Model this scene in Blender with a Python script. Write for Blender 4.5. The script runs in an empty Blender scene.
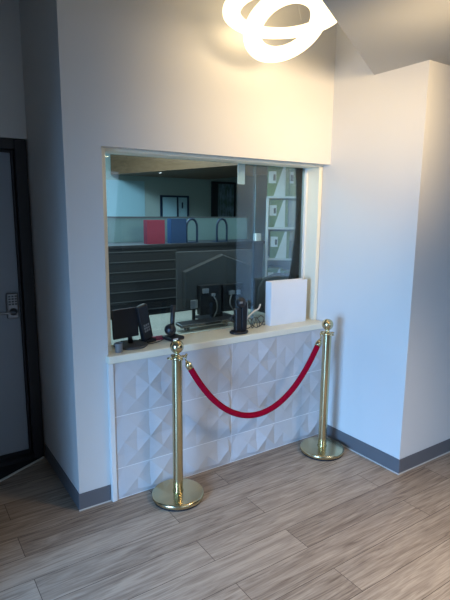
import bpy, bmesh, math, random
from mathutils import Vector, Matrix
random.seed(7)
S = bpy.context.scene
C = S.collection
PI = math.pi

# ------------------------------------------------------------------ camera
cd = bpy.data.cameras.new('camera')
cam = bpy.data.objects.new('camera', cd); C.objects.link(cam)
yaw, pitch, roll = 0.592, -0.177, 0.009
cy_, sy_, cp_, sp_ = math.cos(yaw), math.sin(yaw), math.cos(pitch), math.sin(pitch)
F = Vector((sy_*cp_, cy_*cp_, sp_)); R0 = Vector((cy_, -sy_, 0)); U0 = R0.cross(F)
Rv = R0*math.cos(roll) + U0*math.sin(roll); Uv = -R0*math.sin(roll) + U0*math.cos(roll)
M = Matrix((Rv, Uv, -F)).transposed().to_4x4(); M.translation = Vector((-0.763, -2.596, 1.688))
cam.matrix_world = M
cd.sensor_fit = 'VERTICAL'; cd.sensor_height = 24.0; cd.lens = 24.0*496.84/600.0
cd.clip_start = 0.05; cd.clip_end = 60
S.camera = cam

# ------------------------------------------------------------------ colour management, world
S.view_settings.view_transform = 'Standard'; S.view_settings.look = 'None'
S.view_settings.gamma = 1.0; S.view_settings.use_curve_mapping = False
S.view_settings.exposure = 0.45
w = bpy.data.worlds.new('world'); S.world = w; w.use_nodes = True
w.node_tree.nodes['Background'].inputs['Color'].default_value = (0.30, 0.45, 0.75, 1)
w.node_tree.nodes['Background'].inputs['Strength'].default_value = 0.06

# ------------------------------------------------------------------ large lights: daylight through the lobby openings, and added fills
def area(name, loc, target, sx, sy, power, col, spread=None):
    l = bpy.data.lights.new(name, 'AREA'); l.shape = 'RECTANGLE'; l.size = sx; l.size_y = sy
    l.energy = power; l.color = col
    o = bpy.data.objects.new(name, l); C.objects.link(o); o.location = loc
    if spread: l.spread = spread
    o.rotation_euler = (Vector(target)-Vector(loc)).to_track_quat('-Z', 'Z').to_euler()
    return o
area('entrance_daylight', (-3.75, -2.3, 1.05), (0.6, -0.7, -1.2), 2.1, 1.5, 95, (0.24, 0.53, 1.0), 1.5)
area('storefront_daylight', (0.9, -5.6, 1.7), (1.2, -1.0, 0.0), 3.6, 1.6, 9, (0.62, 0.78, 1.0), 1.5)
area('office_fill', (0.95, 1.9, 2.58), (1.2, 2.3, 0.0), 0.6, 1.2, 62, (0.66, 0.90, 1.0))  # added fill that brightens the left of the office back wall
area('desk_fill', (1.2, 0.52, 2.28), (1.2, 0.40, 0.0), 1.5, 0.25, 9, (0.95, 0.95, 0.90))  # added fill for monitor back, shelf fronts and ledge; no fixture there
area('lobby_wall_fill', (1.15, -1.6, 2.47), (1.55, 0.0, 2.25), 0.5, 0.5, 9.5, (1.0, 0.74, 0.42), 1.5)  # added warm fill on the upper walls, out of view
area('lobby_floor_fill', (1.9, -2.3, 2.53), (0.9, -1.55, 0.0), 0.5, 0.5, 15.5, (1.0, 0.80, 0.56), 1.35)  # added warm fill for the lobby floor, out of view
LAMP = 1.7

# ------------------------------------------------------------------ mesh helpers
def new_obj(name, bm, mat, parent=None, smooth=False, bevel=0.0, segs=2):
    me = bpy.data.meshes.new(name)
    bmesh.ops.recalc_face_normals(bm, faces=bm.faces[:])
    bm.to_mesh(me); bm.free()
    if mat: me.materials.append(mat)
    if smooth:
        for p in me.polygons: p.use_smooth = True
    o = bpy.data.objects.new(name, me); C.objects.link(o)
    if parent: o.parent = parent
    if bevel:
        m = o.modifiers.new('bevel', 'BEVEL'); m.width = bevel; m.segments = segs; m.limit_method = 'ANGLE'
    if smooth:
        m = o.modifiers.new('wn', 'WEIGHTED_NORMAL')
    return o
def box(bm, a, b, mtx=None):
    x0, y0, z0 = a; x1, y1, z1 = b
    vs = [bm.verts.new(p) for p in ((x0,y0,z0),(x1,y0,z0),(x1,y1,z0),(x0,y1,z0),(x0,y0,z1),(x1,y0,z1),(x1,y1,z1),(x0,y1,z1))]
    for f in ((0,3,2,1),(4,5,6,7),(0,1,5,4),(1,2,6,5),(2,3,7,6),(3,0,4,7)): bm.faces.new([vs[i] for i in f])
    if mtx: bmesh.ops.transform(bm, matrix=mtx, verts=vs)
    return bm
def B(*boxes):
    bm = bmesh.new()
    for bx in boxes: box(bm, *bx)
    return bm
def prism(bm, pts, z0, z1):
    a = [bm.verts.new((x, y, z0)) for x, y in pts]; b = [bm.verts.new((x, y, z1)) for x, y in pts]
    n = len(pts); bm.faces.new(a[::-1]); bm.faces.new(b)
    for i in range(n): bm.faces.new((a[i], a[(i+1) % n], b[(i+1) % n], b[i]))
    return bm
def lathe(bm, prof, n=40, mtx=None):
    rings = []
    allv = []
    for r, z in prof:
        if r < 1e-6:
            v = bm.verts.new((0, 0, z)); rings.append([v]); allv.append(v)
        else:
            rg = [bm.verts.new((r*math.cos(2*PI*i/n), r*math.sin(2*PI*i/n), z)) for i in range(n)]
            rings.append(rg); allv += rg
    for a, b in zip(rings, rings[1:]):
        for i in range(n):
            j = (i+1) % n
            if len(a) == 1 and len(b) == 1: continue
            if len(a) == 1: bm.faces.new((a[0], b[j], b[i]))
            elif len(b) == 1: bm.faces.new((a[i], a[j], b[0]))
            else: bm.faces.new((a[i], a[j], b[j], b[i]))
    if mtx: bmesh.ops.transform(bm, matrix=mtx, verts=allv)
    return bm
def tube(bm, pts, r, n=12, caps=True):
    pts = [Vector(p) for p in pts]
    rr = r if isinstance(r, (list, tuple)) else [r]*len(pts)
    rings = []; prev = None
    for i, p in enumerate(pts):
        t = (pts[min(i+1, len(pts)-1)] - pts[max(i-1, 0)]).normalized()
        if prev is None:
            u = t.orthogonal().normalized()
        else:
            u = (prev - t*prev.dot(t)).normalized()
        prev = u; v = t.cross(u)
        rings.append([bm.verts.new(p + (u*math.cos(2*PI*k/n) + v*math.sin(2*PI*k/n))*rr[i]) for k in range(n)])
    for a, b in zip(rings, rings[1:]):
        for k in range(n): bm.faces.new((a[k], a[(k+1) % n], b[(k+1) % n], b[k]))
    if caps: bm.faces.new(rings[0][::-1]); bm.faces.new(rings[-1])
    return bm
def smooth_path(ctrl, n=10):
    P = [Vector(p) for p in ctrl]; P = [P[0]*2-P[1]] + P + [P[-1]*2-P[-2]]; out = []
    for i in range(1, len(P)-2):
        for k in range(n):
            t = k/n
            out.append(0.5*((2*P[i]) + (P[i+1]-P[i-1])*t + (2*P[i-1]-5*P[i]+4*P[i+1]-P[i+2])*t*t + (3*P[i]-P[i-1]-3*P[i+1]+P[i+2])*t**3))
    out.append(P[-2]); return out
def thing(name, label, cat, loc=(0, 0, 0), rz=0, group=None):
    o = bpy.data.objects.new(name, None); C.objects.link(o)
    o.location = loc; o.rotation_euler = (0, 0, rz); o.empty_display_size = 0.05
    o['label'] = label; o['category'] = cat
    if group: o['group'] = group
    return o
def tag(o, label, cat, group=None):
    o['label'] = label; o['category'] = cat
    if group: o['group'] = group
    return o
def struct(name, bm, mat, parent=None, **k):
    o = new_obj(name, bm, mat, parent, **k)
    if not parent: o['kind'] = 'structure'
    return o
def struct_root(name, loc=(0, 0, 0)):
    o = bpy.data.objects.new(name, None); C.objects.link(o); o.location = loc; o['kind'] = 'structure'; return o
def copy_tree(o, parent=None):
    c = o.copy(); C.objects.link(c)
    if parent: c.parent = parent
    for ch in list(o.children): copy_tree(ch, c)
    return c

# ------------------------------------------------------------------ materials
def mat(name, col, rough=0.5, metal=0.0, noise=0.0, nscale=20, bump=0.0, bscale=200, spec=0.5, coat=0.0, sheen=0.0):
    m = bpy.data.materials.new(name); m.use_nodes = True
    nt = m.node_tree; b = nt.nodes['Principled BSDF']
    b.inputs['Roughness'].default_value = rough; b.inputs['Metallic'].default_value = metal
    b.inputs['Specular IOR Level'].default_value = spec; b.inputs['Coat Weight'].default_value = coat
    b.inputs['Sheen Weight'].default_value = sheen
    b.inputs['Base Color'].default_value = (*col, 1)
    tc = nt.nodes.new('ShaderNodeTexCoord')
    if noise:
        n = nt.nodes.new('ShaderNodeTexNoise'); n.inputs['Scale'].default_value = nscale; n.inputs['Detail'].default_value = 4
        nt.links.new(tc.outputs['Object'], n.inputs['Vector'])
        mx = nt.nodes.new('ShaderNodeMixRGB'); mx.blend_type = 'MIX'
        mx.inputs[1].default_value = (*[c*(1-noise) for c in col], 1); mx.inputs[2].default_value = (*[min(1, c*(1+noise)) for c in col], 1)
        nt.links.new(n.outputs['Fac'], mx.inputs[0]); nt.links.new(mx.outputs[0], b.inputs['Base Color'])
    if bump:
        n2 = nt.nodes.new('ShaderNodeTexNoise'); n2.inputs['Scale'].default_value = bscale
        nt.links.new(tc.outputs['Object'], n2.inputs['Vector'])
        bp = nt.nodes.new('ShaderNodeBump'); bp.inputs['Strength'].default_value = bump; bp.inputs['Distance'].default_value = 0.002
        nt.links.new(n2.outputs['Fac'], bp.inputs['Height']); nt.links.new(bp.outputs['Normal'], b.inputs['Normal'])
    return m
def emit(name, col, s):
    m = bpy.data.materials.new(name); m.use_nodes = True; b = m.node_tree.nodes['Principled BSDF']
    b.inputs['Base Color'].default_value = (*col, 1)
    b.inputs['Emission Color'].default_value = (*col, 1); b.inputs['Emission Strength'].default_value = s
    return m

WALL = mat('wall_paint', (0.70, 0.685, 0.66), 0.75, noise=0.015, nscale=3, bump=0.08, bscale=260, spec=0.3)
LOBBY = mat('lobby_paint', (0.20, 0.20, 0.20), 0.8, noise=0.02, nscale=3)
LOWREFL = mat('low_reflection_paint', (0.06, 0.065, 0.075), 0.8, noise=0.03, nscale=3)  # unseen lobby wall darkened to weaken its reflection in the glass
CEIL = mat('ceiling_paint', (0.50, 0.50, 0.49), 0.85, noise=0.01, nscale=4)
BASEB = mat('vinyl_base', (0.135, 0.135, 0.145), 0.45, noise=0.04, nscale=8)
CAULK = mat('caulk', (0.62, 0.60, 0.55), 0.6, noise=0.05)
TRIMW = mat('white_trim', (0.80, 0.79, 0.76), 0.45, noise=0.02, nscale=6)
CREAM = mat('cream_sill', (0.88, 0.82, 0.66), 0.4, noise=0.02, nscale=8)
TILE = mat('grey_relief_tile', (0.57, 0.56, 0.565), 0.42, noise=0.05, nscale=14)
GROUT = mat('pale_grout', (0.86, 0.86, 0.86), 0.8, noise=0.05, nscale=60)
BRASS = mat('polished_brass', (0.62, 0.53, 0.32), 0.22, 1.0, noise=0.04, nscale=9)
VELVET = mat('red_velvet', (0.33, 0.001, 0.020), 0.9, bump=0.35, bscale=500, spec=0.1, sheen=0.0, noise=0.12, nscale=60)
BLACK = mat('black_plastic', (0.012, 0.013, 0.016), 0.38, noise=0.1)
RUBBER = mat('black_rubber', (0.010, 0.011, 0.014), 0.8, noise=0.2, nscale=30)
DKGREY = mat('dark_grey_plastic', (0.055, 0.058, 0.062), 0.5, noise=0.06)
MONG = mat('monitor_grey', (0.085, 0.085, 0.09), 0.45, noise=0.05)
MIDGREY = mat('grey_plastic', (0.20, 0.20, 0.20), 0.5, noise=0.05)
SILVER = mat('silver_metal', (0.62, 0.63, 0.65), 0.3, 0.9, noise=0.05)
WHITEP = mat('white_plastic', (0.78, 0.79, 0.80), 0.4, noise=0.02)
VINYL = mat('white_binder_vinyl', (0.80, 0.82, 0.85), 0.32, noise=0.02, nscale=10, bump=0.05, bscale=40)
PAPER = mat('paper', (0.82, 0.82, 0.80), 0.8, noise=0.03)
DOORF = mat('black_door_frame', (0.006, 0.007, 0.011), 0.5, noise=0.1)
DOORP = mat('grey_door_paint', (0.27, 0.31, 0.36), 0.5, noise=0.03, nscale=4)
LOCKM = mat('satin_nickel', (0.30, 0.31, 0.32), 0.35, 0.8, noise=0.06)
CRED = mat('black_laminate', (0.022, 0.024, 0.03), 0.5, noise=0.1, nscale=10)
LINERAIL = mat('dark_line_and_rail', (0.10, 0.11, 0.12), 0.4, noise=0.08)  # cabinet lines for reflected blinds, also the screen rail and feet
SCREEN = mat('teal_partition', (0.18, 0.29, 0.31), 0.5, noise=0.06, nscale=6)
OFFW = mat('office_wall_paint', (0.42, 0.47, 0.43), 0.8, noise=0.03, nscale=4)
OFFL = mat('pale_board_and_lit_wall', (0.42, 0.60, 0.66), 0.4, noise=0.03, nscale=4)  # board panels, and the sheet coloured as window-lit wall
CARPET = mat('office_carpet', (0.07, 0.075, 0.085), 0.95, noise=0.3, nscale=120)
REDB = mat('red_binder_cover', (0.30, 0.035, 0.075), 0.5, noise=0.05)
BLUEB = mat('blue_binder_cover', (0.02, 0.06, 0.16), 0.5, noise=0.05)
NAVY = mat('navy_metal', (0.012, 0.03, 0.07), 0.4, 0.3, noise=0.1)
SHELFW = mat('white_shelf', (0.70, 0.72, 0.70), 0.5, noise=0.02)
GREEN = mat('green_carton', (0.12, 0.22, 0.07), 0.55, noise=0.06)
CARTW = mat('white_carton', (0.72, 0.76, 0.74), 0.55, noise=0.03)
CARTG = mat('grey_carton', (0.30, 0.32, 0.32), 0.6, noise=0.05)
DESK = mat('cream_desk_top', (0.34, 0.33, 0.28), 0.4, noise=0.03)
FABRIC = mat('black_chair_fabric', (0.02, 0.021, 0.024), 0.9, noise=0.3, nscale=150, bump=0.3, bscale=300)
LED = emit('led_diffuser', (1.0, 0.82, 0.52), LAMP)
SPOT = emit('small_spotlight', (1.0, 0.95, 0.85), 6)

def wood(name, dark, light, rough, plank=None, grain=(1.0, 14.0, 14.0)):
    """stained timber; plank=(length,width) lays it out as boards along x"""
    m = bpy.data.materials.new(name); m.use_nodes = True; nt = m.node_tree; b = nt.nodes['Principled BSDF']
    N = nt.nodes.new; Lk = nt.links.new
    tc = N('ShaderNodeTexCoord'); b.inputs['Roughness'].default_value = rough; b.inputs['Specular IOR Level'].default_value = 0.4
    vec = tc.outputs['Object']; brick = None
    if plank:
        brick = N('ShaderNodeTexBrick'); brick.offset = 0.37; brick.offset_frequency = 2
        brick.inputs['Color1'].default_value = (0, 0, 0, 1); brick.inputs['Color2'].default_value = (1, 1, 1, 1)
        brick.inputs['Scale'].default_value = 1.0; brick.inputs['Mortar Size'].default_value = 0.0016
        brick.inputs['Mortar Smooth'].default_value = 0.2; brick.inputs['Bias'].default_value = 0.0
        brick.inputs['Brick Width'].default_value = plank[0]; brick.inputs['Row Height'].default_value = plank[1]
        mp = N('ShaderNodeMapping'); mp.inputs['Location'].default_value = (0.35, 0.06, 0)
        Lk(vec, mp.inputs['Vector']); Lk(mp.outputs[0], brick.inputs['Vector'])
        sc = N('ShaderNodeVectorMath'); sc.operation = 'MULTIPLY_ADD'; sc.inputs[1].default_value = (7, 5, 9)
        Lk(brick.outputs['Color'], sc.inputs[0]); Lk(vec, sc.inputs[2]); vec = sc.outputs[0]
    mg = N('ShaderNodeMapping'); mg.inputs['Scale'].default_value = grain; Lk(vec, mg.inputs['Vector'])
    n1 = N('ShaderNodeTexNoise'); n1.inputs['Scale'].default_value = 2.2; n1.inputs['Detail'].default_value = 8; n1.inputs['Roughness'].default_value = 0.62; n1.inputs['Distortion'].default_value = 1.6
    Lk(mg.outputs[0], n1.inputs['Vector'])
    mg2 = N('ShaderNodeMapping'); mg2.inputs['Scale'].default_value = (grain[0]*2.5, grain[1]*5, grain[2]*5); Lk(vec, mg2.inputs['Vector'])
    n2 = N('ShaderNodeTexNoise'); n2.inputs['Scale'].default_value = 3; n2.inputs['Detail'].default_value = 5; Lk(mg2.outputs[0], n2.inputs['Vector'])
    ad = N('ShaderNodeMath'); ad.operation = 'MULTIPLY_ADD'; ad.inputs[1].default_value = 0.48
    Lk(n2.outputs['Fac'], ad.inputs[0]); Lk(n1.outputs['Fac'], ad.inputs[2])
    last = ad.outputs[0]
    if plank:
        a2 = N('ShaderNodeMath'); a2.operation = 'MULTIPLY_ADD'; a2.inputs[1].default_value = 0.16
        sp = N('ShaderNodeSeparateColor'); Lk(brick.outputs['Color'], sp.inputs[0]); Lk(sp.outputs[0], a2.inputs[0]); Lk(last, a2.inputs[2]); last = a2.outputs[0]
    cr = N('ShaderNodeValToRGB'); cr.color_ramp.elements[0].position = 0.50 if plank else 0.42; cr.color_ramp.elements[1].position = 1.0 if plank else 0.9
    cr.color_ramp.elements[0].color = (*dark, 1); cr.color_ramp.elements[1].color = (*light, 1)
    Lk(last, cr.inputs[0]); col = cr.outputs[0]
    if plank:
        mx = N('ShaderNodeMixRGB'); mx.inputs[2].default_value = (*[c*0.6 for c in dark], 1)
        Lk(brick.outputs['Fac'], mx.inputs[0]); Lk(col, mx.inputs[1]); col = mx.outputs[0]
        bp = N('ShaderNodeBump'); bp.inputs['Strength'].default_value = 0.06; bp.inputs['Distance'].default_value = 0.002
        Lk(n2.outputs['Fac'], bp.inputs['Height']); Lk(bp.outputs[0], b.inputs['Normal'])
    Lk(col, b.inputs['Base Color'])
    return m
FLOOR = wood('vinyl_plank_floor', (0.125, 0.080, 0.054), (0.50, 0.395, 0.305), 0.5, plank=(1.22, 0.178))
TIMBER = wood('brown_timber', (0.13, 0.06, 0.026), (0.27, 0.14, 0.07), 0.5, grain=(10, 1.2, 10))

def glass_mat():
    m = bpy.data.materials.new('tinted_glass'); m.use_nodes = True; nt = m.node_tree; nt.nodes.remove(nt.nodes['Principled BSDF'])
    t = nt.nodes.new('ShaderNodeBsdfTransparent'); t.inputs[0].default_value = (0.79, 0.89, 0.94, 1)
    g = nt.nodes.new('ShaderNodeBsdfGlossy'); g.inputs['Roughness'].default_value = 0.02; g.inputs['Color'].default_value = (0.9, 0.95, 1, 1)
    fr = nt.nodes.new('ShaderNodeFresnel'); fr.inputs['IOR'].default_value = 1.5
    mx = nt.nodes.new('ShaderNodeMixShader')
    nt.links.new(fr.outputs[0], mx.inputs[0]); nt.links.new(t.outputs[0], mx.inputs[1]); nt.links.new(g.outputs[0], mx.inputs[2])
    nt.links.new(mx.outputs[0], nt.nodes['Material Output'].inputs['Surface'])
    return m
GLASS = glass_mat()

# ------------------------------------------------------------------ room shell
W, D, DD, ZC, ZS = 1.87, 0.737, 0.755, 3.05, 2.542
OX, OZ0, OZ1 = 0.197, 0.885, 2.018
struct('floor', B(((-4, -6, -0.05), (5, 3.6, 0.0))), FLOOR)
struct('floor_office', B(((0.12, 0.95, 0.0), (5, 3.55, 0.006))), CARPET)
struct('ceiling', B(((-4, -6, ZC), (5, 0.95, ZC+0.1))), CEIL)
bm = bmesh.new()
prism(bm, [(W, -0.345), (-3.9, -3.70), (-3.9, -5.9), (4.9, -5.9), (4.9, -D), (W, -D)], ZS, ZC)
struct('ceiling_soffit', bm, CEIL)
struct('ceiling_office', B(((0.12, 0.95, 2.62), (5, 3.6, 2.72)), ((0.12, 0.22, 2.3), (5, 0.95, 2.72))), CEIL)
# front wall with the window opening (pier, header, spandrel)
struct('wall_front', B(((0, 0, 0), (OX, 0.22, ZC)), ((OX, 0, OZ1), (W, 0.22, ZC)), ((OX, 0, 0), (W, 0.22, 0.84))), WALL)
struct('wall_left', B(((0, 0.22, 0), (0.12, DD+0.12, ZC))), WALL)
struct('wall_right', B(((W, -D, 0), (W+0.13, 0.22, ZC)),), WALL)
struct('wall_right_return', B(((W+0.13, -D, 0), (5, -D+0.13, ZC))), WALL)
struct('wall_partition', B(((W+0.13, 0.09, 0), (5, 0.22, ZC))), OFFW)
# door wall: strip above the door and beyond it
struct('wall_door', B(((-1.16, DD, 2.115), (0, DD+0.12, ZC)), ((-1.3, DD, 0), (-1.16, DD+0.12, ZC))), WALL)
struct('wall_recess', B(((-1.3, -0.78, 0), (-1.18, DD, ZC))), LOBBY)
struct('wall_recess_return', B(((-4, -0.78, 0), (-1.3, -0.66, ZC))), LOBBY)
# far sides of the lobby, with the entrance and storefront openings the daylight comes through
struct('wall_entrance', B(((-3.6, -0.95, 0), (-3.48, -0.68, ZC)), ((-3.6, -6, 0), (-3.48, -3.4, ZC)), ((-3.6, -3.4, 2.35), (-3.48, -0.9, ZC))), LOBBY)
struct('wall_back', B(((-3.6, -5.5, 0), (-0.9, -5.38, ZC)), ((2.7, -5.5, 0), (5, -5.38, ZC)), ((-0.9, -5.5, 2.35), (2.7, -5.38, ZC)), ((-0.9, -5.5, 0), (2.7, -5.38, 0.9))), LOBBY)
struct('wall_lobby_right', B(((4.9, -5.5, 0), (5.02, -D, ZC))), LOWREFL)
# office behind the glass
struct('wall_office_back', B(((0, 3.5, 0), (5, 3.6, 2.7))), OFFW)
struct('wall_office_right', B(((4.9, 0.22, 0), (5, 3.5, 2.7))), OFFW)
struct('wall_office_left', B(((0.0, DD+0.12, 0), (0.12, 3.5, 2.7))), OFFW)

# skirting
def base_run(name, bm): return struct(name, bm, BASEB, bevel=0.002, segs=1)
HB = 0.102
base_run('baseboard_front', B(((-0.006, -0.006, 0), (0.183, 0, HB))))
base_run('baseboard_left', B(((-0.006, 0.0, 0), (0, DD-0.02, HB))))
base_run('baseboard_right', B(((W-0.006, -D-0.006, 0), (W, -0.034, HB))))
base_run('baseboard_right_return', B(((W, -D-0.006, 0), (4.9, -D, HB))))
struct('trim_1', B(((-0.008, -0.010, 0), (0.183, -0.006, 0.006))), CAULK)
struct('trim_2', B(((W-0.010, -D-0.008, 0), (W-0.006, -0.034, 0.006)), ((W-0.006, -D-0.010, 0), (4.9, -D-0.006, 0.006))), CAULK)

# ------------------------------------------------------------------ door in the left recess
dr = struct_root('door_1', (-0.58, 0.80, 0))
fx0, fx1 = -0.575, 0.572
struct('door_frame', B(((0.502, -0.05, 0), (fx1, 0.07, 2.112)), ((fx0, -0.05, 0), (-0.502, 0.07, 2.112)), ((-0.502, -0.05, 2.05), (0.502, 0.07, 2.112)),
       ((0.486, 0.0, 0.03), (0.502, 0.07, 2.05)), ((-0.502, 0.0, 0.03), (-0.486, 0.07, 2.05)), ((-0.486, 0.0, 2.034), (0.486, 0.07, 2.05))), DOORF, dr, bevel=0.004)
struct('door_leaf', B(((-0.486, 0.015, 0.055), (0.486, 0.055, 2.034))), DOORP, dr, bevel=0.003)
struct('threshold', B(((-0.502, -0.05, 0), (0.502, 0.07, 0.03)), ((-0.486, 0.014, 0.03), (0.486, 0.06, 0.055))), RUBBER, dr)
lk = struct('door_lock', B(((0.402, -0.012, 0.985), (0.478, 0.015, 1.155))), LOCKM, dr, bevel=0.012, segs=3)
kb = bmesh.new()
for i in range(3):
    for j in range(4): box(kb, (0.414+0.019*i, -0.015, 1.078+0.017*j), (0.414+0.019*i+0.014, -0.011, 1.078+0.017*j+0.011))
new_obj('keypad', kb, DKGREY, lk)
hb = bmesh.new()
lathe(hb, [(0, 0), (0.024, 0), (0.024, 0.012), (0.012, 0.016), (0.012, 0.05), (0, 0.052)], 24, Matrix.Translation((0.44, -0.012, 1.035)) @ Matrix.Rotation(PI/2, 4, 'X'))
tube(hb, [(0.445, -0.055, 1.035), (0.40, -0.058, 1.037), (0.33, -0.055, 1.04)], [0.010, 0.009, 0.008], 12)
new_obj('lever_handle', hb, LOCKM, lk, smooth=True)

# dark entrance mat in front of the door, cut on a slant and edged with a pale strip
mt = thing('door_mat', 'black mat with a slanted pale edge strip on the floor before the door', 'mat', (-0.4, 0.6, 0))
bm = bmesh.new(); prism(bm, [(0.385, 0.165), (0.385, 0.148), (-0.76, -0.47), (-0.76, 0.148)], 0.0, 0.006); new_obj('mat_pile', bm, RUBBER, mt)
bm = bmesh.new(); prism(bm, [(0.385, 0.148), (0.385, 0.134), (-0.76, -0.486), (-0.76, -0.47)], 0.0, 0.008); new_obj('edge_strip', bm, CAULK, mt)

# ------------------------------------------------------------------ tiled front below the counter
tp = thing('tiled_panel', 'grey relief tiled panel with triangular facets under the window counter', 'tile panel', (0.214, -0.008, 0))
TW, TH, ZT = 0.816, 0.322, 0.839
XE = W-0.214-0.001
rows = [(ZT-TH, ZT), (ZT-2*TH, ZT-TH), (0.003, ZT-2*TH)]
cols = [(0, TW), (TW, XE)]
tb = bmesh.new(); cell = TW/5
g = 0.0022
for (z0, z1) in rows:
    for (x0, x1) in cols:
        a0, a1 = x0+g, x1-g; b0, b1 = z0+g, z1-g
        # grid of half cells; diagonals alternate so that four triangles meet in diamonds
        hx, hz = TW/10, TH/4
        def P(i, j):
            if (i+j) % 2 == 0: h = 0.0135 + (0.003, -0.002, 0.0)[(i + 2*j) % 3]
            else: h = (0.0295, 0.0170, 0.0225)[(2*i + j + j//2) % 3]
            return x0-0.031+i*hx, z1-j*hz, h
        tris = []
        for i in range(11):
            for j in range(4):
                c00, c10, c01, c11 = P(i, j), P(i+1, j), P(i, j+1), P(i+1, j+1)
                if (i+j) % 2: tris += [(c00, c10, c11), (c00, c11, c01)]
                else: tris += [(c00, c10, c01), (c10, c11, c01)]
        sub = bmesh.new()
        cache = {}
        def V(p):
            k = (round(p[0], 5), round(p[1], 5))
            if k not in cache: cache[k] = sub.verts.new((p[0], -p[2], p[1]))
            return cache[k]
        for t in tris:
            sub.faces.new([V(p) for p in t])
        for co, no in (((a0, 0, 0), (-1, 0, 0)), ((a1, 0, 0), (1, 0, 0)), ((0, 0, b0), (0, 0, -1)), ((0, 0, b1), (0, 0, 1))):
            bmesh.ops.bisect_plane(sub, geom=sub.verts[:]+sub.edges[:]+sub.faces[:], plane_co=co, plane_no=no, clear_outer=True)
        # sides back to the bed
        be = [e for e in sub.edges if len(e.link_faces) == 1]
        for v in {v for e in be for v in e.verts}: v.co.y = -0.0105
        r = bmesh.ops.extrude_edge_only(sub, edges=be)
        for v in r['geom']:
            if isinstance(v, bmesh.types.BMVert): v.co.y = 0.006
        tmp = bpy.data.meshes.new('tmp'); sub.to_mesh(tmp); sub.free(); tb.from_mesh(tmp); bpy.data.meshes.remove(tmp)
new_obj('tile_field', tb, TILE, tp)
new_obj('grout_bed', B(((0, -0.0098, 0.0), (XE, 0.0075, ZT))), GROUT, tp)
new_obj('edge_trim', B(((-0.029, -0.020, 0), (0, 0.008, ZT))), TRIMW, tp, bevel=0.002)

# counter ledge
sl = new_obj('window_ledge', B(((0.184, -0.036, 0.84), (W-0.001, 0.225, 0.885))), CREAM, bevel=0.008, segs=3)
tag(sl, 'cream counter ledge running under the service window above the tiles', 'ledge')

# ------------------------------------------------------------------ service window
wr = struct_root('window_1', (0.197, 0.07, 0.885))
WW = W-0.197
struct('window_frame', B(((0.0, 0.0, 0.0), (0.046, 0.15, 1.133)), ((WW-0.036, 0.0, 0.0), (WW-0.004, 0.15, 1.133)), ((0.046, 0.0, 1.118), (WW-0.036, 0.15, 1.133))), CREAM, wr, bevel=0.002)
struct('glazing_bead', B(((0.046, 0.118, 0.0), (0.056, 0.15, 1.118)), ((WW-0.05, 0.118, 0.0), (WW-0.036, 0.15, 1.118))), TRIMW, wr)
struct('window_pane', B(((0.056, 0.128, 0.001), (1.165, 0.133, 1.117))), GLASS, wr)
struct('window_pane', B(((1.152, 0.138, 0.001), (WW-0.05, 0.143, 1.117))), GLASS, wr)
hs = new_obj('hanging_strip', B(((1.283, 0.30, 1.874), (1.343, 0.304, 2.04), )), WHITEP)
tag(hs, 'short pale plastic strip hanging behind the top edge of the glass', 'plastic strip')
hs2 = hs
struct('wall_header_inside', B(((0.12, 0.22, 2.03), (5, 0.34, 2.3))), OFFW)

# ------------------------------------------------------------------ stanchions and rope
def stanchion(loc, label, rz):
    t = thing('stanchion', label, 'stanchion', loc, rz, 'brass rope posts before the counter')
    bm = bmesh.new()
    lathe(bm, [(0, 0.010), (0.145, 0.010), (0.153, 0.013), (0.1555, 0.02), (0.1555, 0.030), (0.151, 0.037), (0.143, 0.040), (0.06, 0.0425), (0.027, 0.044), (0.0, 0.044)], 72)
    new_obj('base', bm, BRASS, t, smooth=True)
    bm = bmesh.new(); lathe(bm, [(0, 0), (0.147, 0), (0.147, 0.011), (0, 0.011)], 72); new_obj('base_ring', bm, RUBBER, t)
    bm = bmesh.new()
    lathe(bm, [(0, 0.04), (0.0325, 0.04), (0.0325, 0.05), (0.030, 0.052), (0.030, 0.860), (0.0, 0.862)], 36)
    new_obj('pole', bm, BRASS, t, smooth=True)
    bm = bmesh.new()
    # collar plate with lobes that hold the hooks
    lathe(bm, [(0, 0.858), (0.033, 0.858), (0.034, 0.864), (0.034, 0.872), (0.022, 0.878), (0.015, 0.886), (0.013, 0.896), (0.017, 0.902), (0, 0.903)], 36)
    for k in range(4):
        a = k*PI/2; r0 = 0.044
        cx, cy = r0*math.cos(a), r0*math.sin(a)
        pts = [(cx+0.014*math.cos(q), cy+0.014*math.sin(q), 0.868) for q in [2*PI*i/16 for i in range(17)]]
        tube(bm, pts, 0.004, 8, False)
    new_obj('collar', bm, BRASS, t, smooth=True)
    bm = bmesh.new()
    zc, r = 0.931, 0.039
    lathe(bm, [(r*math.sin(PI*i/20), zc-r*math.cos(PI*i/20)) for i in range(21)], 40)
    new_obj('ball_finial', bm, BRASS, t, smooth=True)
    return t
PL, PR = Vector((0.531, -0.188, 0)), Vector((1.672, -0.236, 0))
ang = math.atan2(PR.y-PL.y, PR.x-PL.x)
stanchion(PL, 'brass ball-topped rope stanchion on the left, its base near the white edge trim', ang)
stanchion(PR, 'brass ball-topped rope stanchion in the right corner beside the white wall', ang)
rp = thing('velvet_rope', 'red velvet rope with brass ends slung between the two brass stanchions', 'rope')
d = (PR-PL).normalized()
A = PL + d*0.050 + Vector((0, 0, 0.858)); Bp = PR - d*0.050 + Vector((0, 0, 0.858))
def rope_pt(s, sag=0.0):
    # catenary-like hang between the end fittings
    k = 1.45; c = (math.cosh(k*(2*s-1))-math.cosh(k))/(1-math.cosh(k))
    p = A.lerp(Bp, s); p.z -= 0.455*c; return p
pts = [rope_pt(0.026+0.948*i/60) for i in range(61)]
bm = bmesh.new(); tube(bm, pts, 0.0185, 20); new_obj('rope', bm, VELVET, rp, smooth=True)
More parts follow.
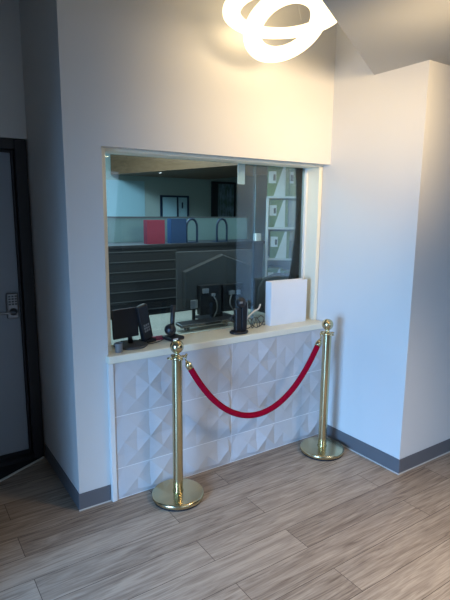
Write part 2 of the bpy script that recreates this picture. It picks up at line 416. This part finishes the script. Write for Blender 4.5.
for e, (s0, s1, s2) in enumerate(((0.0, 0.014, 0.034), (1.0, 0.986, 0.966))):
    bm = bmesh.new()
    q = [rope_pt(s0+(s2-s0)*i/8) for i in range(9)]
    tube(bm, q[3:], [0.010, 0.016, 0.0205, 0.0205, 0.0205, 0.0195], 20)
    hk = [(A if e == 0 else Bp) + Vector((0, 0, 0.010)), (A if e == 0 else Bp) + Vector((0, 0, 0.020)) + d*(0.012 if e == 0 else -0.012), q[1], q[2], q[3]]
    tube(bm, smooth_path(hk, 5), 0.0055, 10)
    new_obj('rope_end', bm, BRASS, rp, smooth=True)

# ------------------------------------------------------------------ pendant light of interlocked rings
pl = thing('ring_pendant_light', 'glowing white ceiling light of two interlocked led rings above the window', 'ceiling light', (1.08, -0.36, 2.67))
def ring(center, R, rw, rh, nrm, name='light_ring'):
    bm = bmesh.new(); n = 72; sec = []
    m = 16
    for k in range(m):
        a = 2*PI*k/m; ca, sa = math.cos(a), math.sin(a)
        sec.append((rw*math.copysign(abs(ca)**0.6, ca), rh*math.copysign(abs(sa)**0.6, sa)))
    rings = []
    for i in range(n):
        t = 2*PI*i/n
        rings.append([bm.verts.new(((R+u)*math.cos(t), (R+u)*math.sin(t), v)) for u, v in sec])
    for i in range(n):
        a, b = rings[i], rings[(i+1) % n]
        for k in range(m): bm.faces.new((a[k], b[k], b[(k+1) % m], a[(k+1) % m]))
    q = Vector((0, 0, 1)).rotation_difference(Vector(nrm).normalized()).to_matrix().to_4x4()
    bmesh.ops.transform(bm, matrix=Matrix.Translation(center) @ q, verts=bm.verts[:])
    return new_obj(name, bm, LED, pl, smooth=True)
toC = Vector((-0.63, -0.78, 0))
rgt = Vector((0.78, -0.63, 0))
RINGS = [  # centre offset along view-right, towards viewer, up ; radius ; tilt towards viewer ; tilt sideways
    ((0.02, -0.04, 0.085), 0.285, 0.06, 0.02),
    ((0.03, 0.06, -0.022), 0.186, 0.50, 0.40),
]
for (r_, t_, u_), R_, tv, ts in RINGS:
    nrm = Vector((0, 0, 1)) - toC*0 - toC*(-tv)*(-1) - rgt*ts
    c = rgt*r_ + toC*t_ + Vector((0, 0, u_))
    ring(c, R_, 0.048, 0.022, nrm)
bm = bmesh.new(); lathe(bm, [(0, 0.33), (0.09, 0.33), (0.09, 0.305), (0.085, 0.30), (0, 0.30)], 40); new_obj('canopy', bm, WHITEP, pl, smooth=True)
for k in range(3):
    a = k*2*PI/3; bm = bmesh.new(); tube(bm, [(0.06*math.cos(a), 0.06*math.sin(a), 0.30), (0.15*math.cos(a), 0.15*math.sin(a), 0.06)], 0.0015, 6); new_obj('suspension_wire', bm, SILVER, pl)

# ------------------------------------------------------------------ things on the ledge
ZL = 0.885
# round-based small display at the left jamb
t = thing('desk_display', 'small black screen on a round grey base at the left end of the ledge', 'display', (0.385, 0.125, ZL), 0.15)
bm = bmesh.new(); lathe(bm, [(0, 0), (0.098, 0), (0.102, 0.004), (0.100, 0.010), (0.088, 0.014), (0.03, 0.018), (0, 0.018)], 48); new_obj('base', bm, DKGREY, t, smooth=True)
bm = bmesh.new(); tube(bm, [(0.0, 0.0, 0.016), (0.0, 0.008, 0.06), (0, 0.012, 0.12)], [0.016, 0.013, 0.012], 14); new_obj('neck', bm, BLACK, t, smooth=True)
sc_ = new_obj('screen_case', B(((-0.115, -0.012, 0.055), (0.055, 0.008, 0.228), Matrix.Rotation(-0.06, 4, 'X'))), BLACK, t, bevel=0.004)
new_obj('metal_edge', B(((-0.112, -0.013, 0.2285), (0.05, -0.006, 0.2315), Matrix.Rotation(-0.06, 4, 'X'))), SILVER, sc_)
# leaning black handset
t = thing('card_terminal', 'black slanted card terminal leaning beside the small round-based screen', 'card terminal', (0.505, 0.15, ZL), 0.3)
new_obj('body', B(((-0.035, -0.02, 0.02), (0.045, 0.018, 0.245), Matrix.Rotation(-0.22, 4, 'Y'))), BLACK, t, bevel=0.012, segs=3)
new_obj('foot', B(((-0.04, -0.03, 0), (0.05, 0.035, 0.02))), BLACK, t, bevel=0.004)
bm = bmesh.new()
for i in range(3):
    for j in range(3): box(bm, (-0.018+0.016*i, -0.0225, 0.075+0.018*j), (-0.007+0.016*i, -0.019, 0.087+0.018*j), Matrix.Rotation(-0.22, 4, 'Y'))
new_obj('keypad', bm, MIDGREY, t)
cup = bmesh.new(); lathe(cup, [(0, 0), (0.020, 0), (0.024, 0.055), (0.022, 0.055), (0.018, 0.004), (0, 0.004)], 24)
o = new_obj('pen_cup', cup, MIDGREY, smooth=True); o.location = (0.285, 0.035+0.07, ZL+0.0145); o.location = (0.272, 0.03, ZL)
tag(o, 'small grey cup in the left corner of the ledge by the window frame', 'cup')
# bar code scanner on stand
t = thing('barcode_scanner', 'black handheld scanner in a stand on the ledge behind the left stanchion ball', 'scanner', (0.675, 0.125, ZL), 0.2)
new_obj('stand_base', B(((-0.055, -0.05, 0), (0.05, 0.05, 0.022))), BLACK, t, bevel=0.006)
new_obj('label_plate', B(((-0.045, -0.0515, 0.008), (-0.005, -0.0495, 0.018))), WHITEP, t)
bm = bmesh.new(); tube(bm, [(0.005, 0.01, 0.02), (0.0, 0.01, 0.10), (0.01, 0.012, 0.215)], [0.018, 0.014, 0.016], 14); new_obj('stem', bm, BLACK, t, smooth=True)
bm = bmesh.new(); lathe(bm, [(0, 0), (0.026, 0.002), (0.036, 0.02), (0.036, 0.04), (0.028, 0.055), (0, 0.062)], 28, Matrix.Translation((-0.03, -0.01, 0.065)) @ Matrix.Rotation(1.1, 4, 'X') @ Matrix.Rotation(-0.7, 4, 'Y'))
hd = new_obj('scanner_head', bm, BLACK, t, smooth=True)
bm = bmesh.new(); tube(bm, smooth_path([(-0.05, 0.0, 0.02), (-0.10, 0.01, 0.004), (-0.17, 0.0, 0.004), (-0.22, 0.02, 0.004)], 6), 0.003, 8); new_obj('cable', bm, BLACK, t, smooth=True)
# red edged notepad and grey card
o = new_obj('notepad', B(((0.535, 0.150, ZL), (0.640, 0.215, ZL+0.012))), REDB, bevel=0.001); tag(o, 'small red edged pad lying between the slanted terminal and the scanner', 'notepad')
# twin-post card reader near the ledge front
t = thing('card_reader', 'black upright card reader on a ring base in front of the glass at mid ledge', 'card reader', (1.125, 0.04, ZL), -0.1)
bm = bmesh.new(); tube(bm, [(0.058*math.cos(a), 0.042*math.sin(a), 0.008) for a in [2*PI*i/40 for i in range(41)]], 0.0085, 10, False); new_obj('ring_base', bm, BLACK, t, smooth=True)
new_obj('foot', B(((-0.045, -0.008, 0.002), (0.05, 0.03, 0.02))), BLACK, t, bevel=0.003)
bd = new_obj('body', B(((-0.030, -0.012, 0.015), (0.012, 0.028, 0.165)), ((0.018, -0.006, 0.015), (0.060, 0.03, 0.205))), BLACK, t, bevel=0.007, segs=3)
new_obj('silver_edge', B(((0.0605, -0.004, 0.09), (0.0635, 0.010, 0.21))), SILVER, t, bevel=0.001)
bm = bmesh.new(); lathe(bm, [(0, -0.03), (0.022, -0.028), (0.036, -0.012), (0.036, 0.012), (0.022, 0.028), (0, 0.03)], 28, Matrix.Translation((0.015, 0.008, 0.205)) @ Matrix.Rotation(PI/2, 4, 'Y') @ Matrix.Rotation(0.3, 4, 'X'))
new_obj('head', bm, BLACK, t, smooth=True)
bm = bmesh.new(); tube(bm, smooth_path([(-0.03, 0.0, 0.13), (-0.055, 0.0, 0.12), (-0.06, -0.002, 0.09), (-0.035, -0.003, 0.075)], 6), 0.005, 8); new_obj('grip_loop', bm, BLACK, t, smooth=True)
new_obj('silver_button', B(((-0.012, -0.029, 0.205), (0.01, -0.026, 0.218))), SILVER, t)
# coiled cables
def coil(name, pts, r, m, label):
    bm = bmesh.new(); tube(bm, smooth_path(pts, 8), r, 8); o = new_obj(name, bm, m, smooth=True); tag(o, label, 'cable'); return o
hel = [(1.235 + 0.0052*i + 0.012*math.sin(i*1.7), 0.105+0.030*math.sin(i*PI/3), ZL+0.042+(0.036+0.006*math.sin(i*0.9))*math.cos(i*PI/3)) for i in range(0, 29)]
coil('coiled_cable', hel, 0.0028, DKGREY, 'dark coiled cord lying on the ledge beside the white binder')
coil('loose_cable', [(1.21, 0.12, ZL+0.02), (1.25, 0.115, ZL+0.075), (1.31, 0.12, ZL+0.115), (1.37, 0.15, ZL+0.12), (1.395, 0.16, ZL+0.15)], 0.006, WHITEP, 'pale grey cable arching up beside the white binder')
# white binder
t = thing('ring_binder', 'thick white ring binder standing upright at the right end of the ledge', 'binder', (1.433, 0.084, ZL), -0.02)
bm = bmesh.new(); h = 0.315; wd = 0.33
new_obj('front_cover', B(((0, 0, 0), (wd, 0.003, h))), VINYL, t, bevel=0.001)
new_obj('back_cover', B(((0.004, 0.062, 0), (wd+0.004, 0.065, h))), VINYL, t, bevel=0.001)
new_obj('spine', B(((-0.003, 0.0, 0), (0.0, 0.065, h))), VINYL, t, bevel=0.001)
new_obj('paper_block', B(((0.012, 0.006, 0.006), (wd-0.02, 0.058, h-0.016))), PAPER, t)

# ------------------------------------------------------------------ inside the office: desk and screens
t = thing('office_desk', 'cream topped desk behind the glass carrying the large monitor', 'desk', (1.1, 0.58, 0))
new_obj('desk_top', B(((-0.95, -0.33, 0.845), (0.60, 0.32, 0.88))), DESK, t, bevel=0.003)
for sx in (-0.9, 0.52):
    for sy in (-0.3, 0.26): new_obj('leg', B(((sx, sy, 0), (sx+0.04, sy+0.04, 0.845))), MIDGREY, t)
# big monitor seen from behind
t = thing('desktop_monitor', 'large dark grey monitor seen from behind, standing on the desk', 'monitor', (1.265, 0.55, 0.88), -0.05)
bm = bmesh.new()
front = [(-0.325, 0.02, 0.085), (0.335, 0.02, 0.085), (0.335, 0.02, 0.515), (-0.325, 0.02, 0.515)]
mid = [(-0.325, 0.0, 0.085), (0.335, 0.0, 0.085), (0.335, 0.0, 0.515), (-0.325, 0.0, 0.515)]
fv = [bm.verts.new(p) for p in front]; mv = [bm.verts.new(p) for p in mid]
bm.faces.new(fv); bm.faces.new(mv[::-1])
for i in range(4): bm.faces.new((fv[i], fv[(i+1) % 4], mv[(i+1) % 4], mv[i]))
new_obj('monitor_case', bm, MONG, t, bevel=0.003)
bm = bmesh.new()
o5 = [(-0.285, 0.0, 0.088), (0.30, 0.0, 0.088), (0.30, 0.0, 0.40), (0.04, 0.0, 0.492), (-0.285, 0.0, 0.375)]
i5 = [(-0.275, -0.034, 0.092), (0.29, -0.034, 0.092), (0.29, -0.034, 0.394), (0.04, -0.034, 0.482), (-0.275, -0.034, 0.369)]
ov = [bm.verts.new(p) for p in o5]; iv = [bm.verts.new(p) for p in i5]; bm.faces.new(ov); bm.faces.new(iv[::-1])
for i in range(5): bm.faces.new((ov[i], ov[(i+1) % 5], iv[(i+1) % 5], iv[i]))
new_obj('rear_cover', bm, DKGREY, t, bevel=0.003)
mb = new_obj('mount_box', B(((-0.18, -0.09, 0.05), (0.0, -0.035, 0.27)), ((0.015, -0.09, 0.06), (0.2, -0.035, 0.265))), BLACK, t, bevel=0.006)
for (x, z, w_, h_) in ((-0.165, 0.215, 0.05, 0.035), (-0.09, 0.19, 0.03, 0.02), (0.06, 0.19, 0.05, 0.028), (0.13, 0.185, 0.03, 0.035)):
    new_obj('connector', B(((x, -0.105, z), (x+w_, -0.09, z+h_))), SILVER, mb, bevel=0.003)
for cpts in ([(-0.08, -0.1, 0.20), (-0.06, -0.12, 0.15), (-0.05, -0.11, 0.09), (-0.07, -0.10, 0.03)], [(0.08, -0.1, 0.19), (0.05, -0.13, 0.13), (0.10, -0.12, 0.06), (0.16, -0.10, 0.02)]):
    bm = bmesh.new(); tube(bm, smooth_path(cpts, 6), 0.005, 8); new_obj('video_cable', bm, MIDGREY, t, smooth=True)
new_obj('stand', B(((-0.05, -0.03, 0.012), (0.05, 0.0, 0.12)), ((-0.14, -0.11, 0.0), (0.14, 0.10, 0.012))), BLACK, t, bevel=0.003)
# silvery bracket and keyboard tray
t = thing('monitor_bracket', 'silver folded bracket left of the cables under the large monitor', 'bracket', (0.99, 0.40, 0.88), 0.2)
bm = bmesh.new(); prism(bm, [(-0.035, 0), (0.0, -0.008), (0.035, 0), (0.02, 0.02), (-0.02, 0.02)], 0.125, 0.185)
new_obj('bracket_plate', bm, SILVER, t, bevel=0.003)
new_obj('bracket_post', B(((-0.01, 0.0, 0), (0.01, 0.015, 0.13))), BLACK, t)
t = thing('keyboard', 'long black keyboard propped in front of the large monitor', 'keyboard', (1.03, 0.30, 0.88), 0.02)
new_obj('keyboard_body', B(((-0.22, -0.03, 0.03), (0.22, 0.06, 0.05), Matrix.Rotation(0.12, 4, 'X'))), BLACK, t, bevel=0.004)
for sx in (-0.17, 0.15): new_obj('prop_foot', B(((sx, -0.02, 0.0), (sx+0.02, 0.02, 0.035))), BLACK, t)
# office chair behind the desk at right
t = thing('office_chair', 'black office chair with a curved back just behind the binder inside the office', 'chair', (2.03, 0.60, 0.0), -0.6)
bm = bmesh.new()
n = 14
def back(y): return [(0.25*math.cos(PI*i/n)*1.0, y - 0.07*math.sin(PI*i/n)*0, 0.62+0.0) for i in range(n+1)]
pr = [(-0.22, 0.60), (0.22, 0.60), (0.25, 0.80), (0.24, 1.02), (0.19, 1.10), (0.09, 1.145), (-0.09, 1.145), (-0.19, 1.10), (-0.24, 1.02), (-0.25, 0.80)]
a = [bm.verts.new((x, 0.20-0.25*(x*x)*1.2, z)) for x, z in pr]; b_ = [bm.verts.new((x, 0.25-0.25*(x*x)*1.2, z)) for x, z in pr]
bm.faces.new(a); bm.faces.new(b_[::-1])
for i in range(len(pr)): bm.faces.new((a[i], b_[i], b_[(i+1) % len(pr)], a[(i+1) % len(pr)]))
new_obj('backrest', bm, FABRIC, t, bevel=0.015, segs=3)
new_obj('seat', B(((-0.24, -0.26, 0.45), (0.24, 0.20, 0.53))), FABRIC, t, bevel=0.03, segs=3)
new_obj('back_stay', B(((-0.03, 0.19, 0.46), (0.03, 0.26, 0.68))), BLACK, t, bevel=0.005)
bm = bmesh.new(); lathe(bm, [(0, 0.07), (0.03, 0.07), (0.025, 0.45), (0, 0.45)], 20); new_obj('gas_post', bm, BLACK, t, smooth=True)
for k in range(5):
    a_ = 2*PI*k/5; lg = bmesh.new(); tube(lg, [(0, 0, 0.09), (0.28*math.cos(a_), 0.28*math.sin(a_), 0.06)], [0.022, 0.016], 10)
    leg = new_obj('leg', lg, BLACK, t, smooth=True)
    bm = bmesh.new(); lathe(bm, [(0, -0.02), (0.028, -0.02), (0.028, 0.02), (0, 0.02)], 18, Matrix.Translation((0.28*math.cos(a_), 0.28*math.sin(a_), 0.034)) @ Matrix.Rotation(a_, 4, 'Z') @ Matrix.Rotation(PI/2, 4, 'X')); new_obj('castor', bm, BLACK, leg)

# ------------------------------------------------------------------ low black partition with reflected blinds built as lines on its face, and what stands on it
t = thing('office_credenza', 'long black cabinet with thin lines for reflected blinds behind the desk', 'cabinet', (0.35, 1.2, 0.006))
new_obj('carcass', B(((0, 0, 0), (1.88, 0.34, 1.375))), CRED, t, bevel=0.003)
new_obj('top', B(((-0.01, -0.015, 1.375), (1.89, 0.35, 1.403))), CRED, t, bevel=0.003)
for i in range(8):  # thin raised lines stand in for blinds reflected in the glass
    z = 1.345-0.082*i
    new_obj('blind_reflection', B(((0.15, -0.010, z), (0.93, 0.0, z+0.007))), LINERAIL, t)
ZK = 1.409
def upright_binder(x, m, label, tall, wide):
    t = thing('file_binder', label, 'binder', (x, 1.25, ZK))
    new_obj('cover', B(((0, 0, 0), (wide, 0.004, tall)), ((0, 0.066, 0), (wide, 0.07, tall)), ((0, 0.004, 0), (0.004, 0.066, tall))), m, t)
    new_obj('paper_block', B(((0.006, 0.006, 0.003), (wide-0.008, 0.064, tall-0.01))), PAPER, t)
    return t
upright_binder(1.032, REDB, 'red binder standing on the black cabinet behind the glass', 0.20, 0.165)
upright_binder(1.257, BLUEB, 'dark blue binder standing on the black cabinet right of the red one', 0.21, 0.150)
def bookend(x, label):
    bm = bmesh.new()
    pts = [(0, 0, 0), (0, 0, 0.12), (0.006, 0, 0.165), (0.025, 0, 0.195), (0.055, 0, 0.205), (0.082, 0, 0.195), (0.102, 0, 0.165), (0.108, 0, 0.12), (0.108, 0, 0)]
    tube(bm, smooth_path(pts, 5), 0.010, 10)
    box(bm, (-0.01, -0.012, -0.002), (0.118, 0.09, 0.003))
    o = new_obj('wire_bookend', bm, NAVY, smooth=False); o.location = (x, 1.26, ZK+0.002); tag(o, label, 'bookend', 'arched bookends on the cabinet'); return o
bookend(1.415, 'dark navy arched bookend touching the blue binder')
bookend(1.735, 'dark navy arched bookend standing alone before the framed poster')
# translucent-looking teal privacy screen at the rear edge of the cabinet
t = thing('privacy_screen', 'teal privacy screen rising along the rear of the black cabinet', 'screen', (0.35, 1.50, 0.006))
new_obj('screen_panel', B(((0, 0.06, 0), (1.95, 0.085, 1.615))), SCREEN, t)
new_obj('screen_rail', B(((0, 0.055, 1.615), (1.95, 0.09, 1.628))), LINERAIL, t)
for sx in (0.0, 1.92): new_obj('foot', B(((sx, 0.055, 0), (sx+0.03, 0.2, 0.02))), LINERAIL, t)

# ------------------------------------------------------------------ shelf of cartons at right
SX, SY, SR = 2.262, 1.2, -0.645
def shp(x, y): return (SX + x*math.cos(SR) - y*math.sin(SR), SY + x*math.sin(SR) + y*math.cos(SR))
t = thing('shelf_unit', 'white shelf tower with green cartons seen through the right pane', 'shelf', (SX, SY, 0.006), SR)
SWD, SDP = 0.335, 0.24
LV = [0.30, 0.62, 0.915, 1.215, 1.515, 1.808]
new_obj('side_panel', B(((0, 0, 0), (0.018, SDP, 1.826))), SHELFW, t); new_obj('side_panel', B(((SWD-0.018, 0, 0), (SWD, SDP, 1.826))), SHELFW, t)
new_obj('back_panel', B(((0.018, SDP-0.008, 0), (SWD-0.018, SDP, 1.80))), CARTG, t)
for z in LV: new_obj('shelf_board', B(((0.018 if z < 1.8 else 0.0, 0, z), (SWD-0.018 if z < 1.8 else SWD, SDP-0.008, z+0.018))), SHELFW, t)
def carton(x, z, wide, tall, dep, label, tri=True, photo='left', side=False):
    c = thing('carton', label, 'box', (*shp(x, 0.02), z), SR, 'green and white cartons on the shelf')
    new_obj('carton_body', B(((0, 0, 0), (wide, dep, tall))), GREEN, c, bevel=0.001, segs=1)
    if tri:
        bm = bmesh.new(); q = [(0.28*wide, 0.002), (0.84*wide, 0.002), (0.84*wide, 0.99*tall), (0.74*wide, 0.99*tall)]
        a = [bm.verts.new((x_, -0.0012, z_)) for x_, z_ in q]; b2 = [bm.verts.new((x_, 0.0, z_)) for x_, z_ in q]
        bm.faces.new(a); bm.faces.new(b2[::-1])
        for i in range(4): bm.faces.new((a[i], b2[i], b2[(i+1) % 4], a[(i+1) % 4]))
        new_obj('white_wedge', bm, CARTW, c)
    px = 0.03*wide
    ph = new_obj('picture_patch', B(((px, -0.0022, 0.42*tall), (px+0.36*wide, -0.0012, 0.80*tall))), CARTW, c)
    new_obj('picture_item', B(((px+(0.22 if tri else 0.05)*wide, -0.0032, 0.50*tall), (px+0.33*wide, -0.0022, 0.70*tall))), BLACK, ph)
    return c
top = 0.006+1.826
carton(0.006, top, 0.20, 0.29, 0.19, 'green carton with white wedge on the very top of the white shelf, left one')
carton(0.212, top, 0.10, 0.285, 0.19, 'narrow green carton on the very top of the white shelf, right one', tri=False)
def small_box(x, z, wide, tall, m, label):
    o = new_obj('carton', B(((0, 0, 0), (wide, 0.18, tall))), m, bevel=0.001)
    o.location = (*shp(x, 0.025), z); o.rotation_euler = (0, 0, SR); tag(o, label, 'box')
zb = 0.006+1.533; carton(0.022, zb, 0.185, 0.262, 0.19, 'green carton with white wedge on the second shelf from the top')
small_box(0.212, zb, 0.082, 0.25, CARTG, 'plain grey carton beside the green one on the second shelf')
zb = 0.006+1.233; carton(0.040, zb, 0.19, 0.262, 0.19, 'green carton with white wedge on the third shelf from the top')
small_box(0.24, zb, 0.055, 0.16, BLACK, 'small black box at the right end of the third shelf')
zb = 0.006+0.933; carton(0.022, zb, 0.15, 0.20, 0.19, 'low green carton on the fourth shelf, left of its neighbour', tri=True)
carton(0.176, zb, 0.118, 0.17, 0.19, 'low green carton on the fourth shelf, right of its neighbour', tri=False)
# small white note on the cabinet end
o = new_obj('paper_note', B(((2.155, 1.215, ZK), (2.21, 1.26, ZK+0.07)),), PAPER); tag(o, 'small white card box on the right end of the black cabinet', 'card box')

# ------------------------------------------------------------------ office back wall
t = thing('wall_board', 'pale two panel board in a dark blue frame on the office back wall', 'board', (2.275, 3.47, 1.2))
new_obj('board_frame', B(((0, 0, 0), (0.025, 0.03, 0.69)), ((0.405, 0, 0), (0.43, 0.03, 0.69)), ((0.025, 0, 0.665), (0.405, 0.03, 0.69)), ((0.245, 0, 0), (0.265, 0.03, 0.665)), ((0.025, 0, 0), (0.405, 0.03, 0.02))), NAVY, t)
new_obj('board_panel', B(((0.025, 0.012, 0.02), (0.245, 0.028, 0.665)), ((0.265, 0.012, 0.02), (0.405, 0.028, 0.665))), OFFL, t)
new_obj('clip', B(((0.32, 0.004, 0.52), (0.34, 0.012, 0.60))), NAVY, t)
t = thing('framed_poster', 'dark framed poster with a dim bluish picture on the office back wall', 'poster', (3.08, 3.47, 1.3))
new_obj('frame', B(((0, 0, 0), (0.10, 0.03, 0.80)), ((0.385, 0, 0), (0.41, 0.03, 0.80)), ((0.10, 0, 0.77), (0.385, 0.03, 0.80)), ((0.10, 0, 0), (0.385, 0.03, 0.03))), DOORF, t)
pm = bpy.data.materials.new('poster_print'); pm.use_nodes = True; nt = pm.node_tree
n_ = nt.nodes.new('ShaderNodeTexNoise'); n_.inputs['Scale'].default_value = 7; cr = nt.nodes.new('ShaderNodeValToRGB')
cr.color_ramp.elements[0].position = 0.4; cr.color_ramp.elements[0].color = (0.10, 0.15, 0.13, 1); cr.color_ramp.elements[1].position = 0.65; cr.color_ramp.elements[1].color = (0.30, 0.38, 0.48, 1)
nt.links.new(n_.outputs['Fac'], cr.inputs[0]); nt.links.new(cr.outputs[0], nt.nodes['Principled BSDF'].inputs['Base Color'])
new_obj('print', B(((0.10, 0.012, 0.03), (0.385, 0.028, 0.77))), pm, t)
o = new_obj('lit_wall_sheet', B(((0.4, 3.485, 1.0), (2.05, 3.5, 2.06))), OFFL); tag(o, 'pale blue sheet standing in for the window-lit left of the office back wall', 'board')  # added pale sheet; its colour carries the light falling on the wall
# timber bulkhead
bm = bmesh.new(); prism(bm, [(1.585, 3.45), (2.13, 1.05), (3.0, 1.05), (3.0, 3.45)], 2.12, 2.61)
struct('ceiling_bulkhead', bm, TIMBER)
t = thing('recessed_spotlight', 'tiny glowing spotlight under the brown timber bulkhead', 'spotlight', (1.90, 2.72, 2.12))
bm = bmesh.new(); lathe(bm, [(0.018, 0.0), (0.030, 0.0), (0.030, -0.006), (0.018, -0.006), (0.018, 0.0)], 24); new_obj('rim', bm, SILVER, t)
bm = bmesh.new(); lathe(bm, [(0, -0.001), (0.018, -0.001), (0.018, -0.004), (0, -0.004)], 24); new_obj('lens', bm, SPOT, t)
